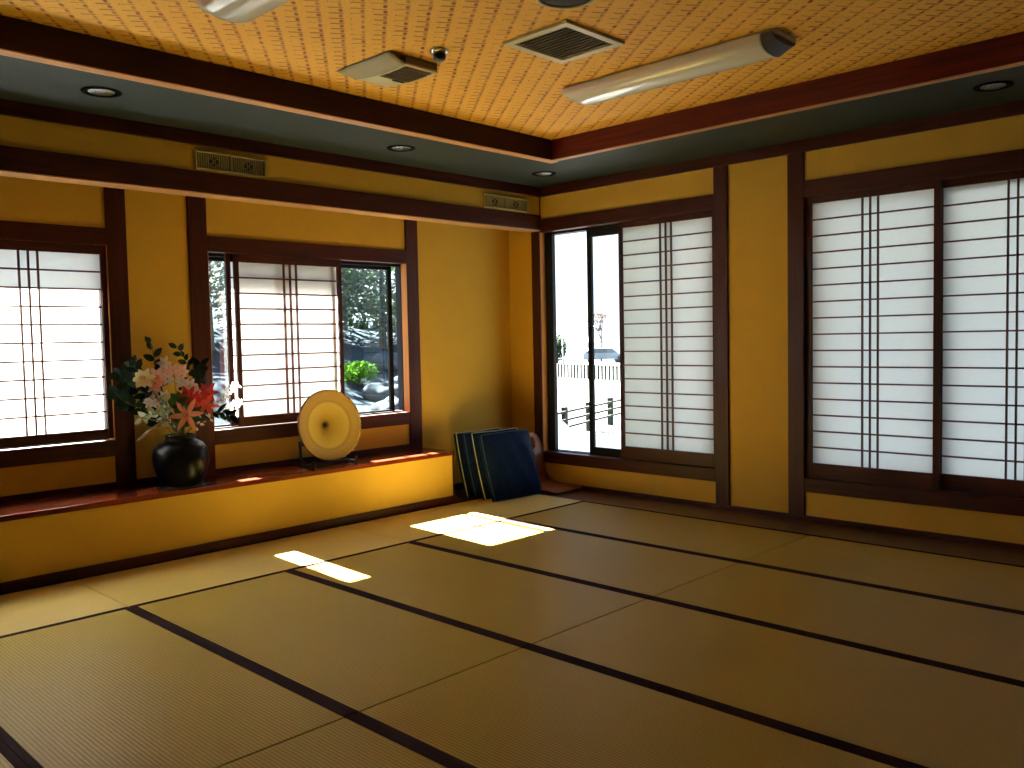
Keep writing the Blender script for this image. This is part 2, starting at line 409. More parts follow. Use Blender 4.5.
# ------------------------------------------------------------------ shoji screens
def shoji(axis, s0, s1, z0, z1, depth, stile, rail_t, rail_b, rows, label):
    c = (depth, (s0+s1)/2, z0) if axis == 'y' else ((s0+s1)/2, depth, z0)
    t = empty('shoji_screen', c, label, 'shoji screen', 'paper shoji screens in the windows')
    sgn = -1 if axis == 'y' else 1                      # outward direction
    def B(mb, a, b, d0, d1, za, zb):
        d0, d1 = depth+sgn*d0, depth+sgn*d1
        if axis == 'y': mb.box(d0, d1, a, b, za, zb)
        else: mb.box(a, b, d0, d1, za, zb)
    h = .012
    hm = woody if axis == 'y' else woodx
    for a in (s0, s1-stile):
        m = MB(); B(m, a, a+stile, -h, h, z0, z1); m.build('stile', woodz, t, .0015)
    m = MB(); B(m, s0+stile, s1-stile, -h, h, z0, z0+rail_b); m.build('bottom_rail', hm, t, .0015)
    m = MB(); B(m, s0+stile, s1-stile, -h, h, z1-rail_t, z1); m.build('top_rail', hm, t, .0015)
    p0, p1, q0, q1 = s0+stile, s1-stile, z0+rail_b, z1-rail_t
    m = MB(); bw = .0052
    for k in range(1, rows):
        z = q0+(q1-q0)*k/rows; B(m, p0, p1, -.009, .006, z-bw, z+bw)
    mid = (p0+p1)/2
    for k in (-1, 0, 1): B(m, mid+k*.0515-bw, mid+k*.0515+bw, -.009, .0065, q0, q1)
    m.build('lattice', lattice_m, t)
    m = MB(); B(m, p0-.004, p1+.004, .0070, .0076, q0-.004, q1+.004); m.build('paper', paper, t)
    return t
shoji('y', -4.515, -3.624, .742, 1.948, -.405, .034, .055, .060, 10, 'sunlit white shoji screen in the window before the flower vase, nearest the tall dark post')
shoji('y', -5.355, -4.470, .742, 1.948, -.432, .034, .055, .060, 10, 'sunlit white shoji screen mostly outside the picture, behind the one before the flower vase')
shoji('y', -2.757, -1.864, .742, 1.948, -.405, .034, .055, .060, 10, 'sunlit shoji screen behind the round woven basket, standing in front of a second screen')
shoji('y', -2.806, -1.912, .742, 1.948, -.432, .034, .055, .060, 10, 'second shoji screen showing only as a sliver past the screen behind the woven basket')
shoji('x', .845, 1.759, .3, 2.254, .030, .034, .046, .104, 16, 'tall white shoji screen beside the open glass in the corner window')
shoji('x', 2.472, 3.355, .3, 2.254, .024, .040, .046, .104, 16, 'tall white shoji screen of the wide window, next to the ochre wall panel')
shoji('x', 3.322, 4.233, .3, 2.254, .052, .036, .046, .104, 16, 'tall white shoji screen of the wide window, cut off by the picture edge')

# ------------------------------------------------------------------ tatami mats
def tatami(x0, x1, y0, y1, along, label):
    g = .0028
    t = empty('tatami_mat', ((x0+x1)/2, (y0+y1)/2, -.055), label, 'tatami mat', 'tatami mats covering the floor')
    hb = .030
    if along == 'x':
        MB().box(x0+g, x1-g, y0+hb, y1-hb, -.055, 0).build('rush_surface', tat_x, t, .003)
        for (a, b) in ((y0+.0004, y0+hb+.0008), (y1-hb-.0008, y1-.0004)):
            MB().box(x0+g, x1-g, a, b, -.055, .0012).build('border_cloth', heri_m, t, .001)
    else:
        MB().box(x0+hb, x1-hb, y0+g, y1-g, -.055, 0).build('rush_surface', tat_y, t, .003)
        for (a, b) in ((x0+.0004, x0+hb+.0008), (x1-hb-.0008, x1-.0004)):
            MB().box(a, b, y0+g, y1-g, -.055, .0012).build('border_cloth', heri_m, t, .001)
XS, LT, W = .817, 1.886, .91
ordn = ['first', 'second', 'third', 'fourth', 'fifth', 'sixth', 'seventh', 'eighth']
yedge = [-.419] + [-1.3177 - W*k for k in range(8)]
for cidx, cname in enumerate(['ending at the ledge-side strip', 'one length past the ledge-side strip', 'two lengths past the ledge-side strip']):
    for k in range(7):
        if cidx == 2 and k > 4: continue
        x0 = XS + LT*cidx; x1 = min(x0+LT, XE-.002)
        tatami(x0, x1, yedge[k+1], yedge[k], 'x', 'tatami mat %s, %s row from the tall screens' % (cname, ordn[k]))
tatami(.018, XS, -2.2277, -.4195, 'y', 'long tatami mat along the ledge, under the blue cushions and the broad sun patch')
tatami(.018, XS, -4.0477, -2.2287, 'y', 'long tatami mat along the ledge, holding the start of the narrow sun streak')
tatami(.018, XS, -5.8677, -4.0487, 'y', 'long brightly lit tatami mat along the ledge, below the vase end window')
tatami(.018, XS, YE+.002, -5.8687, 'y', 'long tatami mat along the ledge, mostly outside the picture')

# ------------------------------------------------------------------ wall vents above the beam
def wall_vent(y0, y1, z0, z1, label):
    t = empty('wall_vent', (0, (y0+y1)/2, z0), label, 'air vent', 'vents above the alcove beam')
    m = MB(); f = .012
    m.box(0, .016, y0, y1, z0, z0+f); m.box(0, .016, y0, y1, z1-f, z1); m.box(0, .016, y0, y0+f, z0, z1); m.box(0, .016, y1-f, y1, z0, z1)
    c = (y0+y1)/2; m.box(0, .015, c-.006, c+.006, z0, z1)
    m.build('vent_frame', vent_gold, t, .002)
    MB().box(0, .003, y0+.008, y1-.008, z0+.008, z1-.008).build('backing', vent_dark, t)
    m = MB()
    for (a, b) in ((y0+f, c-.006), (c+.006, y1-f)):
        n = 15; zm = (z0+z1)/2
        for k in range(1, n):
            y = a+(b-a)*k/n
            if n*.36 < k < n*.64: 
                m.box(.002, .011, y-.0028, y+.0028, z0+f, zm-.026); m.box(.002, .011, y-.0028, y+.0028, zm+.026, z1-f)
            else: m.box(.002, .011, y-.0028, y+.0028, z0+f, z1-f)
        for dy in (-.022, .022):
            cy = (a+b)/2+dy; pts = [(.008, cy+.017*cos(q), zm+.019*sin(q)) for q in [2*pi*i/16 for i in range(17)]]
            m.tube(pts, .0028, 6)
    m.build('grille_bars', vent_gold, t)
wall_vent(-3.214, -2.722, 2.415, 2.535, 'pale slotted wall vent above the beam, over the post beside the flower vase')
wall_vent(-.708, -.182, 2.415, 2.530, 'pale slotted wall vent above the beam, beside the room corner')

# ------------------------------------------------------------------ ceiling fittings
lamp_m = plain('lamp_acrylic', (.80, .79, .70), .16, spec=.6)
lamp_base = plain('lamp_enamel', (.55, .54, .48), .4)
lamp_cap = plain('lamp_dark_cap', (.06, .05, .05), .45)
def lamp(x0, x1, yc, label):
    t = empty('ceiling_light', ((x0+x1)/2, yc, ZC), label, 'ceiling light', 'long ceiling lights')
    w = .122
    MB().box(x0+.02, x1, yc-w+.015, yc+w-.015, ZC-.022, ZC).build('base', lamp_base, t, .003)
    def prof(v, sx=1.0, drop=.078):
        a = pi*v; return (w*sx*cos(a), -(.014+drop*abs(sin(a))**.62))
    def f(u, v):
        x = x0+(x1-.075-x0)*u; k = 1.0
        e = max(0.0, 1-u/.07)                         # rounded near end
        dz = 1-.75*e*e
        y, z = prof(v); return (x, yc+y*(1-.10*e*e), ZC+(-.014+(z+.014)*dz))
    m = MB(); m.grid(f, 40, 24)
    n = 25
    m.add([f(0, j/24) for j in range(25)], [tuple(range(25))])
    m.build('diffuser', lamp_m, t)
    def g(u, v):
        x = x1-.075+.065*u; y, z = prof(v, 1.0, .078*(1-.55*u)); return (x, yc+y, ZC+z)
    m = MB(); m.grid(g, 6, 24); m.add([g(1, j/24) for j in range(25)], [tuple(range(25))[::-1]])
    m.build('end_cap', lamp_cap, t)
    m = MB(); m.grid(lambda u, v: (x1-.082+.010*u, yc+prof(v)[0]*1.02, ZC+prof(v)[1]*1.03), 1, 24); m.build('end_ring', lamp_base, t)
    return t
lamp(1.84, 3.20, -1.735, 'long white ceiling light with a curved cover, seen whole between vent and corner')
lamp(1.67, 3.03, -3.905, 'white ceiling light with only its rounded end dipping in at the picture top')

# square return vent with slats
t = empty('ceiling_vent', (2.38, -2.445, ZC), 'flat square ceiling vent with thin parallel slats inside a pale frame', 'ceiling vent')
x0, x1, y0, y1 = 2.172, 2.588, -2.668, -2.222; f = .042
m = MB()
for q in ((x0, x1, y0, y0+f), (x0, x1, y1-f, y1), (x0, x0+f, y0+f, y1-f), (x1-f, x1, y0+f, y1-f)): m.box(*q, ZC-.016, ZC)
m.build('vent_frame', vent_m, t, .003)
MB().box(x0+f, x1-f, y0+f, y1-f, ZC-.002, ZC).build('backing', vent_dark, t)
m = MB()
for k in range(12):
    y = y0+f+(y1-y0-2*f)*(k+.5)/12
    m.add([(x0+f, y-.006, ZC-.013), (x1-f, y-.006, ZC-.013), (x1-f, y+.005, ZC-.003), (x0+f, y+.005, ZC-.003),
           (x0+f, y-.0045, ZC-.0135), (x1-f, y-.0045, ZC-.0135), (x1-f, y+.0065, ZC-.0035), (x0+f, y+.0065, ZC-.0035)],
          [(0,1,2,3),(7,6,5,4),(0,4,5,1),(1,5,6,2),(2,6,7,3),(3,7,4,0)])
m.build('slats', plain('vent_slat', (.50, .43, .26), .5), t)

# square supply vent with a dropped, dished face
t = empty('ceiling_vent', (1.48, -2.83, ZC), 'boxy square ceiling vent with dished face and shaded side, beside the smoke detector', 'ceiling vent')
x0, x1, y0, y1 = 1.245, 1.705, -3.005, -2.675
YB = y0+.115                                        # the flared side takes this much
def face(u, v, off=0.0):
    x = x0+.02+(x1-x0-.03)*u; z = ZC-.030-.022*sin(pi*min(1, u*.75))-off; return x, YB+(y1-YB)*v, z
m = MB(); rim = .020
def strip(u0, u1, v0, v1, n=10, th=.008):
    A = [face(u0+(u1-u0)*i/n, v0) for i in range(n+1)]; B_ = [face(u0+(u1-u0)*i/n, v1) for i in range(n+1)]
    vs = A + B_ + [(a, b, c+th) for a, b, c in A] + [(a, b, c+th) for a, b, c in B_]; k = n+1; fs = []
    for i in range(n):
        fs += [(i, i+1, k+i+1, k+i), (2*k+i, 3*k+i, 3*k+i+1, 2*k+i+1), (i, 2*k+i, 2*k+i+1, i+1), (k+i, k+i+1, 3*k+i+1, 3*k+i)]
    fs += [(0, k, 3*k, 2*k), (n, 2*k+n, 3*k+n, k+n)]
    m.add(vs, fs)
strip(0, 1, 0, .07); strip(0, 1, .93, 1); strip(0, .05, .07, .93, 2); strip(.95, 1, .07, .93, 2); strip(.05, .42, .07, .93, 6)
m.build('face_frame', vent_m, t)
m = MB(); m.grid(lambda u, v: (face(u, 0)[0]*(v)+(x0+(x1-x0)*u)*(1-v), y0+(YB-y0)*v, ZC-.004+(face(u, 0)[2]-ZC+.004)*v**.8), 12, 4)
m.build('flared_side', plain('olive_cream', (.26, .215, .07), .5), t, solid=.003)
m = MB()                                            # casing from the ceiling down to the dished face, its shade painted dark
n = 10
for v, s in ((0.012, 1), (.988, -1)):
    A = [face(.01+.98*i/n, v) for i in range(n+1)]
    m.add([(a, b, c+.001) for a, b, c in A]+[(a, b, ZC) for a, b, c in A], [(i, i+1, n+1+i+1, n+1+i) for i in range(n)])
for u in (.01, .99):
    a = face(u, .012); b_ = face(u, .988); m.add([a, b_, (b_[0], b_[1], ZC), (a[0], a[1], ZC)], [(0, 1, 2, 3)])
m.build('casing', plain('shaded_casing', (.13, .10, .06), .5), t, solid=.002)  # dark colour stands in for shade on the cream vent's side
MB().grid(lambda u, v: face(.42+.53*u, .07+.86*v, -.007), 8, 2).build('opening', plain('vent_opening', (.16, .10, .06), .6), t, solid=.001)
m = MB()
for k in range(1, 8):
    u = .42+.53*k/8; a = face(u, .07); b_ = face(u, .93); m.box(a[0]-.0015, a[0]+.0015, a[1], b_[1], a[2]-.001, a[2]+.006)
m.build('louvre_bars', plain('louvre', (.28, .20, .11), .5), t)
a = face(.50, .80); b_ = face(.30, .50)
MB().tube([(a[0]-.02, a[1], a[2]-.006), (b_[0]+.05, b_[1], b_[2]-.008)], .004, 8).build('lever', black_m, t)

# round speaker and heat detector
t = empty('ceiling_speaker', (2.775, -2.885, ZC), 'round dark ceiling speaker with a pale rim, cut by the picture top', 'speaker')
MB().lathe([(.137, ZC), (.137, ZC-.010), (.128, ZC-.014), (.120, ZC-.011), (.118, ZC-.004), (.118, ZC)], 48, c=(2.775, -2.885, 0)).build('rim', vent_m, t)
MB().lathe([(.1175, ZC-.001), (.1175, ZC-.006), (.06, ZC-.010), (.002, ZC-.011)], 48, c=(2.775, -2.885, 0)).build('mesh_cover', plain('speaker_mesh', (.02, .017, .015), .8, bump=.6, bscale=700), t)
t = empty('heat_detector', (1.868, -2.815, ZC), 'small round chrome and black detector on the ceiling, beside the boxy vent', 'detector')
MB().lathe([(.048, ZC), (.048, ZC-.008), (.040, ZC-.016), (.030, ZC-.018)], 32, c=(1.868, -2.815, 0)).build('base_ring', chrome, t)
MB().lathe([(.030, ZC-.017), (.033, ZC-.028), (.030, ZC-.046), (.018, ZC-.055), (.002, ZC-.057)], 32, c=(1.868, -2.815, 0)).build('sensor_dome', black_m, t)

ring_black = plain('matt_black', (.008, .008, .008), .9, spec=.03)
def downlight(x, y, label):
    t = empty('downlight', (x, y, ZL), label, 'downlight', 'recessed downlights in the dark ceiling ring')
    MB().lathe([(0.098, ZL), (0.098, ZL-.005), (0.086, ZL-.008), (0.074, ZL-.004), (0.072, ZL)], 40, c=(x, y, 0)).build('trim_ring', ring_black, t)
    MB().lathe([(0.0715, ZL-.001), (0.062, ZL-.006), (0.042, ZL-.010), (.012, ZL-.0115), (.001, ZL-.012)], 40, c=(x, y, 0)).build('lens', plain('downlight_lens', (.30, .30, .30), .12, metal=1.0, bump=1.0, bscale=45), t)
downlight(.505, -3.960, 'round downlight in the dark ceiling ring, nearest the camera above the ledge')
downlight(.475, -1.948, 'round downlight in the dark ceiling ring, midway along the ledge side')
downlight(.490, -.490, 'small round downlight in the dark ceiling ring at the room corner')
downlight(3.782, -.480, 'round downlight in the dark ceiling ring, above the wide shoji window')

# ------------------------------------------------------------------ round shallow woven basket on its stand
def straw():
    m, nt, b = new_mat('woven_straw')
    tc = N(nt, 'ShaderNodeTexCoord'); sp = N(nt, 'ShaderNodeSeparateXYZ'); nt.links.new(tc.outputs['Object'], sp.inputs[0])
    r2 = math_node(nt, 'ADD', math_node(nt, 'POWER', sp.outputs['X'], 2), math_node(nt, 'POWER', sp.outputs['Y'], 2))
    r = math_node(nt, 'SQRT', r2); ang = math_node(nt, 'ARCTAN2', sp.outputs['Y'], sp.outputs['X'])
    spokes = math_node(nt, 'SINE', math_node(nt, 'MULTIPLY', ang, 56))
    rings = math_node(nt, 'SINE', math_node(nt, 'MULTIPLY', r, 2*pi/.0165))
    wv = math_node(nt, 'MULTIPLY', spokes, rings)
    ra = N(nt, 'ShaderNodeValToRGB'); nt.links.new(math_node(nt, 'DIVIDE', r, .27), ra.inputs[0])
    cr = ra.color_ramp; cr.elements[0].position = 0; cr.elements[0].color = (.06, .03, .008, 1)
    cr.elements[1].position = 1; cr.elements[1].color = (.50, .30, .08, 1)
    for p, c in ((.06, (.08, .04, .01)), (.16, (.50, .32, .04)), (.34, (.60, .41, .07)), (.60, (.64, .47, .10)), (.66, (.40, .25, .045)), (.73, (.54, .35, .085)), (.92, (.48, .30, .08))):
        e = cr.elements.new(p); e.color = c + (1,)
    c = mixcol(nt, math_node(nt, 'MULTIPLY', math_node(nt, 'GREATER_THAN', wv, .35), math_node(nt, 'MULTIPLY_ADD', math_node(nt, 'GREATER_THAN', r, .178), .42, .18)), ra.outputs[0], (.16, .08, .02))
    nt.links.new(c, b.inputs['Base Color']); b.inputs['Roughness'].default_value = .38
    bp = N(nt, 'ShaderNodeBump', Strength=.8, Distance=.003); nt.links.new(wv, bp.inputs['Height']); nt.links.new(bp.outputs[0], b.inputs['Normal'])
    return m
straw_m = straw()
R = .259
t = empty('woven_basket', (-.15, -2.172, .712), 'round shallow golden woven basket with dark centre, propped upright on the ledge', 'basket')
prof = [(.001, .078), (.012, .077), (.03, .071), (.06, .060), (.10, .047), (.135, .034), (.150, .026), (.170, .021), (.21, .014), (.245, .006), (R, -.004), (R, -.009), (.245, .001), (.20, .009), (.15, .020), (.10, .040), (.05, .060), (.001, .070)]
prof = [(r_, -h_*1.05) for r_, h_ in prof]
hb = MB().lathe(prof, 72).build('woven_body', straw_m, t, origin=(0, 0, 0))
m = MB(); m.tube([(R*cos(2*pi*i/60), R*sin(2*pi*i/60), -.006) for i in range(61)], .0045, 8); m.build('rim_binding', plain('rim_binding', (.10, .05, .02), .5), t, origin=(0,0,0))
m = MB(); m.lathe([(.001, -.074), (.012, -.072), (.018, -.066), (.012, -.062), (.001, -.061)], 24); m.build('centre_knot', plain('centre_knot', (.035, .015, .007), .5), t, origin=(0,0,0))
t.rotation_euler = (0, radians(83), radians(-3))
t = empty('display_stand', (-.20, -2.15, .418), 'low dark wooden plate stand holding the round woven basket', 'display stand')
for y in (-2.355, -1.985):
    m = MB(); m.tube(curve([(-.10, y, .432), (-.19, y, .432), (-.255, y, .452), (-.275, y, .60)], 6), .011, 8)
    m.tube([(-.105, y, .428), (-.098, y, .466)], .010, 8); m.build('side_arm', lamp_cap, t)
m = MB(); m.box(-.215, -.19, -2.355, -1.985, .4185, .440); m.box(-.285, -.268, -2.355, -1.985, .56, .58); m.build('cross_bar', lamp_cap, t, .003)

# ------------------------------------------------------------------ vase
VX, VY = -.195, -3.285
vase_m = plain('dark_glaze', (.005, .005, .006), .30, spec=.12, noise=.3, scale=9)
pr = [(.110, .4185), (.128, .4195), (.130, .430), (.126, .438), (.140, .462), (.158, .510), (.170, .560), (.173, .605), (.164, .652), (.135, .690), (.100, .708), (.090, .716), (.092, .735), (.100, .744), (.092, .746), (.080, .735), (.078, .71), (.11, .69), (.13, .62), (.10, .50), (.001, .46)]
t = empty('flower_vase', (VX, VY, .4182), 'dark glazed round-bellied vase on the ledge holding the lilies', 'vase')
MB().lathe(pr, 56, c=(VX, VY, 0)).build('body', vase_m, t)
m = MB(); m.lathe([(.150, .4184), (.165, .4190), (.168, .4235), (.16, .4240), (.12, .4215)], 48, c=(VX, VY, 0)); m.build('vase_saucer', plain('saucer', (.05, .055, .065), .2), t)

# ------------------------------------------------------------------ flowers
MOUTH = Vector((VX, VY, .715))
stem_m = plain('stem_green', (.06, .11, .03), .5)
darkleaf = leaf_mat('dark_leaf', (.006, .017, .009), .10)
midleaf = leaf_mat('mid_leaf', (.035, .10, .03), .25)
paleleaf = leaf_mat('variegated_leaf', (.42, .52, .40), .3)
coral = leaf_mat('coral_petal', (.80, .12, .08), .30, .15)
redm = leaf_mat('red_petal', (.62, .03, .04), .30, .15)
peach = leaf_mat('salmon_petal', (.90, .34, .22), .30, .15)
cream = leaf_mat('cream_petal', (.88, .78, .46), .35, .1)
pinkp = leaf_mat('pale_pink_petal', (.86, .55, .50), .35, .1)
whitep = leaf_mat('white_petal', (.85, .80, .78), .35, .1)
stamen_m = plain('stamen', (.35, .14, .03), .6)

def frame(dirv):
    d = Vector(dirv).normalized(); a = d.cross(Vector((0, 0, 1)))
    if a.length < .05: a = d.cross(Vector((0, 1, 0)))
    a.normalize(); return d, a, a.cross(d).normalized()
def petal(mb, base, d, side, nrm, L, wd, curl=.35, n=6):
    """pointed petal: grows from base along a path bending back"""
    vs = []; fs = []
    for i in range(n+1):
        s = i/n; w_ = wd*(sin(pi*min(1, s*.93+.07))**.8)*(1-.15*s)
        if i == n: w_ = .0005
        p = base + d*(L*s) + nrm*(L*curl*(s*s*-1+.55*s))
        for k, q in enumerate((-1, 0, 1)): vs.append(p + side*(w_*.5*q) + nrm*(0 if q else -.12*w_))
    for i in range(n):
        for k in range(2): a = i*3+k; fs.append((a, a+1, a+4, a+3))
    mb.add(vs, fs, True)
def blossom(mb, c, facing, L, wd, nP=6, open_=.9, curl=.35):
    d, a, b = frame(facing); c = Vector(c)
    for k in range(nP):
        q = 2*pi*k/nP + random.uniform(-.12, .12); rad = a*cos(q)+b*sin(q)
        pd = (rad*open_ + d*(1-open_*.75)).normalized(); side = pd.cross(d).normalized(); nr = side.cross(pd).normalized()
        if nr.dot(d) < 0: nr = -nr
        petal(mb, c + rad*.004, pd, side, nr, L*random.uniform(.9, 1.08), wd, curl)
def stem_curve(tip, bow=.0, start=None):
    tip = Vector(tip); s = MOUTH + Vector(((random.random()-.5)*.07, (random.random()-.5)*.09, -.12)) if start is None else Vector(start)
    m1 = s.lerp(tip, .45); m1.z += .05+bow; 
    m0 = s + Vector((0, 0, .14)); 
    return curve([s, m0, m1.lerp(tip, .15) , tip], 6)
def flower(name, tip, facing, L, wd, mats, label, cat, group, nb=1, nP=6, spread=.04, leaves=3, stam=True, open_=.9):
    t = empty(name, tuple(MOUTH), label, cat, group)
    c = stem_curve(tip); MB().tube(c, .0035, 6, .7).build('stem', stem_m, t)
    if leaves:
        m = MB()
        for k in range(leaves):
            p = c[int(len(c)*(.5+.13*k))]; q = random.uniform(0, 2*pi); d = Vector((cos(q)*.8, sin(q)*.8, .5)).normalized()
            side = d.cross(Vector((0, 0, 1))).normalized(); petal(m, p, d, side, Vector((0, 0, 1)), .09, .022, .3)
        m.build('leaves', midleaf, t)
    for k in range(nb):
        off = Vector((random.uniform(-1, 1), random.uniform(-1, 1), random.uniform(-1, 1)))*spread if k else Vector((0, 0, 0))
        f = Vector(facing) + Vector((random.uniform(-.4, .4), random.uniform(-.5, .5), random.uniform(-.3, .4)))*(.6 if k else .1)
        m = MB(); blossom(m, Vector(tip)+off, f, L*(1 if k == 0 else random.uniform(.75, 1)), wd, nP, open_)
        fl = m.build('blossom', mats[k % len(mats)], t)
        if stam:
            m = MB(); d, a, b = frame(f)
            for j in range(5):
                q = 2*pi*j/5; e = Vector(tip)+off+d*L*.55+(a*cos(q)+b*sin(q))*L*.16
                m.tube([Vector(tip)+off, e], .0011, 5); m.tube([e-a*.004, e+a*.004], .0022, 5)
            m.build('stamens', stamen_m, fl)
    return t
cam_dir = (1, -.7, .15)
G = 'lilies in the dark vase'
flower('lily', (.02, -3.335, .885), (1, -.66, .10), .110, .036, [peach], 'salmon star-shaped lily facing the room, lowest of the vase lilies', 'lily', G)
flower('lily', (-.08, -3.245, .965), (1, -.7, .3), .080, .030, [redm], 'deep red lily above the salmon lily in the vase', 'lily', G, nb=2, spread=.05)
flower('lily', (-.08, -3.165, .930), (1, -.5, .1), .085, .030, [coral], 'coral lily at the window side of the vase, below the topmost red bloom', 'lily', G)
flower('lily', (-.12, -3.125, 1.005), (1, -.4, .4), .075, .028, [redm, coral], 'red lily blooming highest at the window side of the vase', 'lily', G, nb=2, spread=.045)
flower('lily', (-.12, -3.530, 1.120), (1, -.7, .2), .068, .040, [cream], 'cream yellow open bloom at the top of the vase flowers', 'lily', G, nb=2, spread=.04)
flower('lily', (-.12, -3.455, 1.125), (1, -.5, .1), .062, .036, [pinkp, peach], 'peach pink bloom touching the cream yellow bloom', 'lily', G, nb=2, spread=.04)
flower('blossom_spray', (-.15, -3.335, 1.160), (1, -.5, .2), .045, .026, [pinkp, whitep], 'pale pink blossom spray standing above the middle of the vase', 'flower', 'pale sprays in the dark vase', nb=5, spread=.055, stam=False)
flower('blossom_spray', (-.15, -3.230, 1.060), (1, -.5, .0), .045, .026, [whitep, pinkp], 'small whitish pink blossom spray just above the red lilies', 'flower', 'pale sprays in the dark vase', nb=5, spread=.05, stam=False)
flower('blossom_spray', (-.12, -3.410, 1.000), (1, -.6, -.1), .045, .022, [whitep, pinkp], 'white blossom spray hanging under the cream yellow bloom', 'flower', 'pale sprays in the dark vase', nb=7, spread=.075, stam=False)
flower('blossom_spray', (-.14, -3.330, .960), (1, -.6, -.1), .035, .018, [whitep, cream], 'thin white blossom spray in the middle just over the vase mouth', 'flower', 'pale sprays in the dark vase', nb=6, spread=.08, stam=False)

def leafy(name, pts, L, wd, n, mat, label, cat, group, r=.004, sm=None, sway=.8, side_twigs=0):
    t = empty(name, tuple(MOUTH), label, cat, group)
    c = curve(pts, 8); MB().tube(c, r, 6, .4).build('stem', sm or stem_m, t)
    m = MB(); start = int(len(c)*.35)
    for k in range(n):
        i = start + int((len(c)-1-start)*(k+.5)/n); p = c[i]; tan = (c[min(i+1, len(c)-1)]-c[i-1]).normalized()
        q = k*2.4; a = tan.cross(Vector((1, .3, 0))).normalized(); b = tan.cross(a)
        d = (tan*(1-sway*.4)+(a*cos(q)+b*sin(q))*sway).normalized(); side = d.cross(Vector((1, -.6, .2))).normalized()
        side = d.cross(side.cross(d)).normalized() if side.length < .1 else side
        nr = side.cross(d).normalized(); petal(m, p+d*.004, d, side, nr, L*random.uniform(.75, 1.1), wd*random.uniform(.8, 1.15), .25)
    m.build('leaves', mat, t); return t
def from_mouth(*pts): return [MOUTH+Vector((0, 0, -.12)), MOUTH+Vector((random.uniform(-.03, .03), random.uniform(-.03, .03), .02))] + [Vector(p) for p in pts]
GL = 'dark leafy branches in the vase'
leafy('leafy_branch', from_mouth((-.2, -3.37, .98), (-.22, -3.41, 1.18), (-.2, -3.455, 1.36)), .075, .045, 13, darkleaf, 'tallest dark leafy branch of the vase, its tip alone against the ochre wall', 'branch', GL)
leafy('leafy_branch', from_mouth((-.22, -3.25, 1.0), (-.22, -3.20, 1.16), (-.2, -3.29, 1.32)), .065, .036, 20, darkleaf, 'dark leafy branch rising upright over the pale pink spray', 'branch', GL)
leafy('leafy_branch', from_mouth((-.25, -3.18, .98), (-.25, -3.12, 1.10), (-.25, -3.10, 1.20)), .080, .042, 24, darkleaf, 'dark leafy branch beside the post, behind the red lilies', 'branch', GL)
leafy('leafy_branch', from_mouth((-.18, -3.46, .98), (-.17, -3.60, 1.08), (-.15, -3.68, 1.16)), .085, .045, 26, darkleaf, 'dark leafy branch spreading over the tall post toward the sunlit screen', 'branch', GL)
leafy('leafy_branch', from_mouth((-.2, -3.48, .90), (-.18, -3.62, .97), (-.15, -3.70, 1.04)), .085, .045, 26, darkleaf, 'lower dark leafy branch in front of the tall post', 'branch', GL)
leafy('leafy_branch', from_mouth((-.22, -3.42, .98), (-.24, -3.50, 1.12), (-.25, -3.55, 1.22)), .080, .042, 22, darkleaf, 'dark leafy branch between the tall post and the cream bloom', 'branch', GL)
leafy('leafy_branch', from_mouth((-.15, -3.24, .86), (-.05, -3.10, .88), (.0, -3.01, .85)), .080, .030, 20, darkleaf, 'dark leafy branch drooping toward the woven basket side', 'branch', GL)
leafy('leafy_branch', from_mouth((-.15, -3.32, .86), (-.06, -3.36, .92), (-.03, -3.37, .97)), .085, .045, 20, midleaf, 'green leafy branch low in the middle of the vase', 'branch', GL)
leafy('leafy_branch', from_mouth((-.12, -3.30, .84), (-.03, -3.29, .86), (.0, -3.30, .92)), .080, .040, 18, midleaf, 'green leafy branch leaning over the front lip of the vase', 'branch', GL)
GV = 'variegated sprigs in the vase'
leafy('variegated_sprig', from_mouth((-.12, -3.42, .86), (-.07, -3.52, .90), (-.04, -3.60, .88)), .055, .030, 15, paleleaf, 'white-edged leaf sprig trailing from the vase toward the tall post', 'sprig', GV)
leafy('variegated_sprig', from_mouth((-.10, -3.38, .88), (-.06, -3.44, .95), (-.04, -3.47, .93)), .050, .028, 13, paleleaf, 'white-edged leaf sprig curling beneath the white spray', 'sprig', GV)
leafy('baby_breath', from_mouth((-.15, -3.08, .90), (-.12, -2.98, 1.00), (-.10, -2.92, 1.06)), .035, .020, 34, whitep, 'wispy white filler flowers against the clear glass beside the post', 'flower', 'white filler flowers in the vase', r=.002, sway=1.4)
leafy('baby_breath', from_mouth((-.15, -3.05, .86), (-.12, -2.95, .90), (-.10, -2.90, .95)), .035, .020, 30, whitep, 'lower wispy white filler flowers above the window sill beside the post', 'flower', 'white filler flowers in the vase', r=.002, sway=1.4)
t = empty('driftwood_branch', tuple(MOUTH), 'bare pale brown branch arching out of the vase toward the tall post', 'branch')
m = MB(); m.tube(curve([MOUTH+Vector((0, 0, -.1)), (-.16, -3.32, .80), (-.10, -3.42, .845), (-.06, -3.54, .80), (-.04, -3.62, .745)], 8), .011, 8, .6)
m.tube(curve([(-.10, -3.42, .845), (-.06, -3.50, .86), (-.03, -3.60, .885)], 6), .005, 6, .4); m.build('wood', plain('driftwood', (.16, .085, .05), .5, noise=.3, scale=30), t)

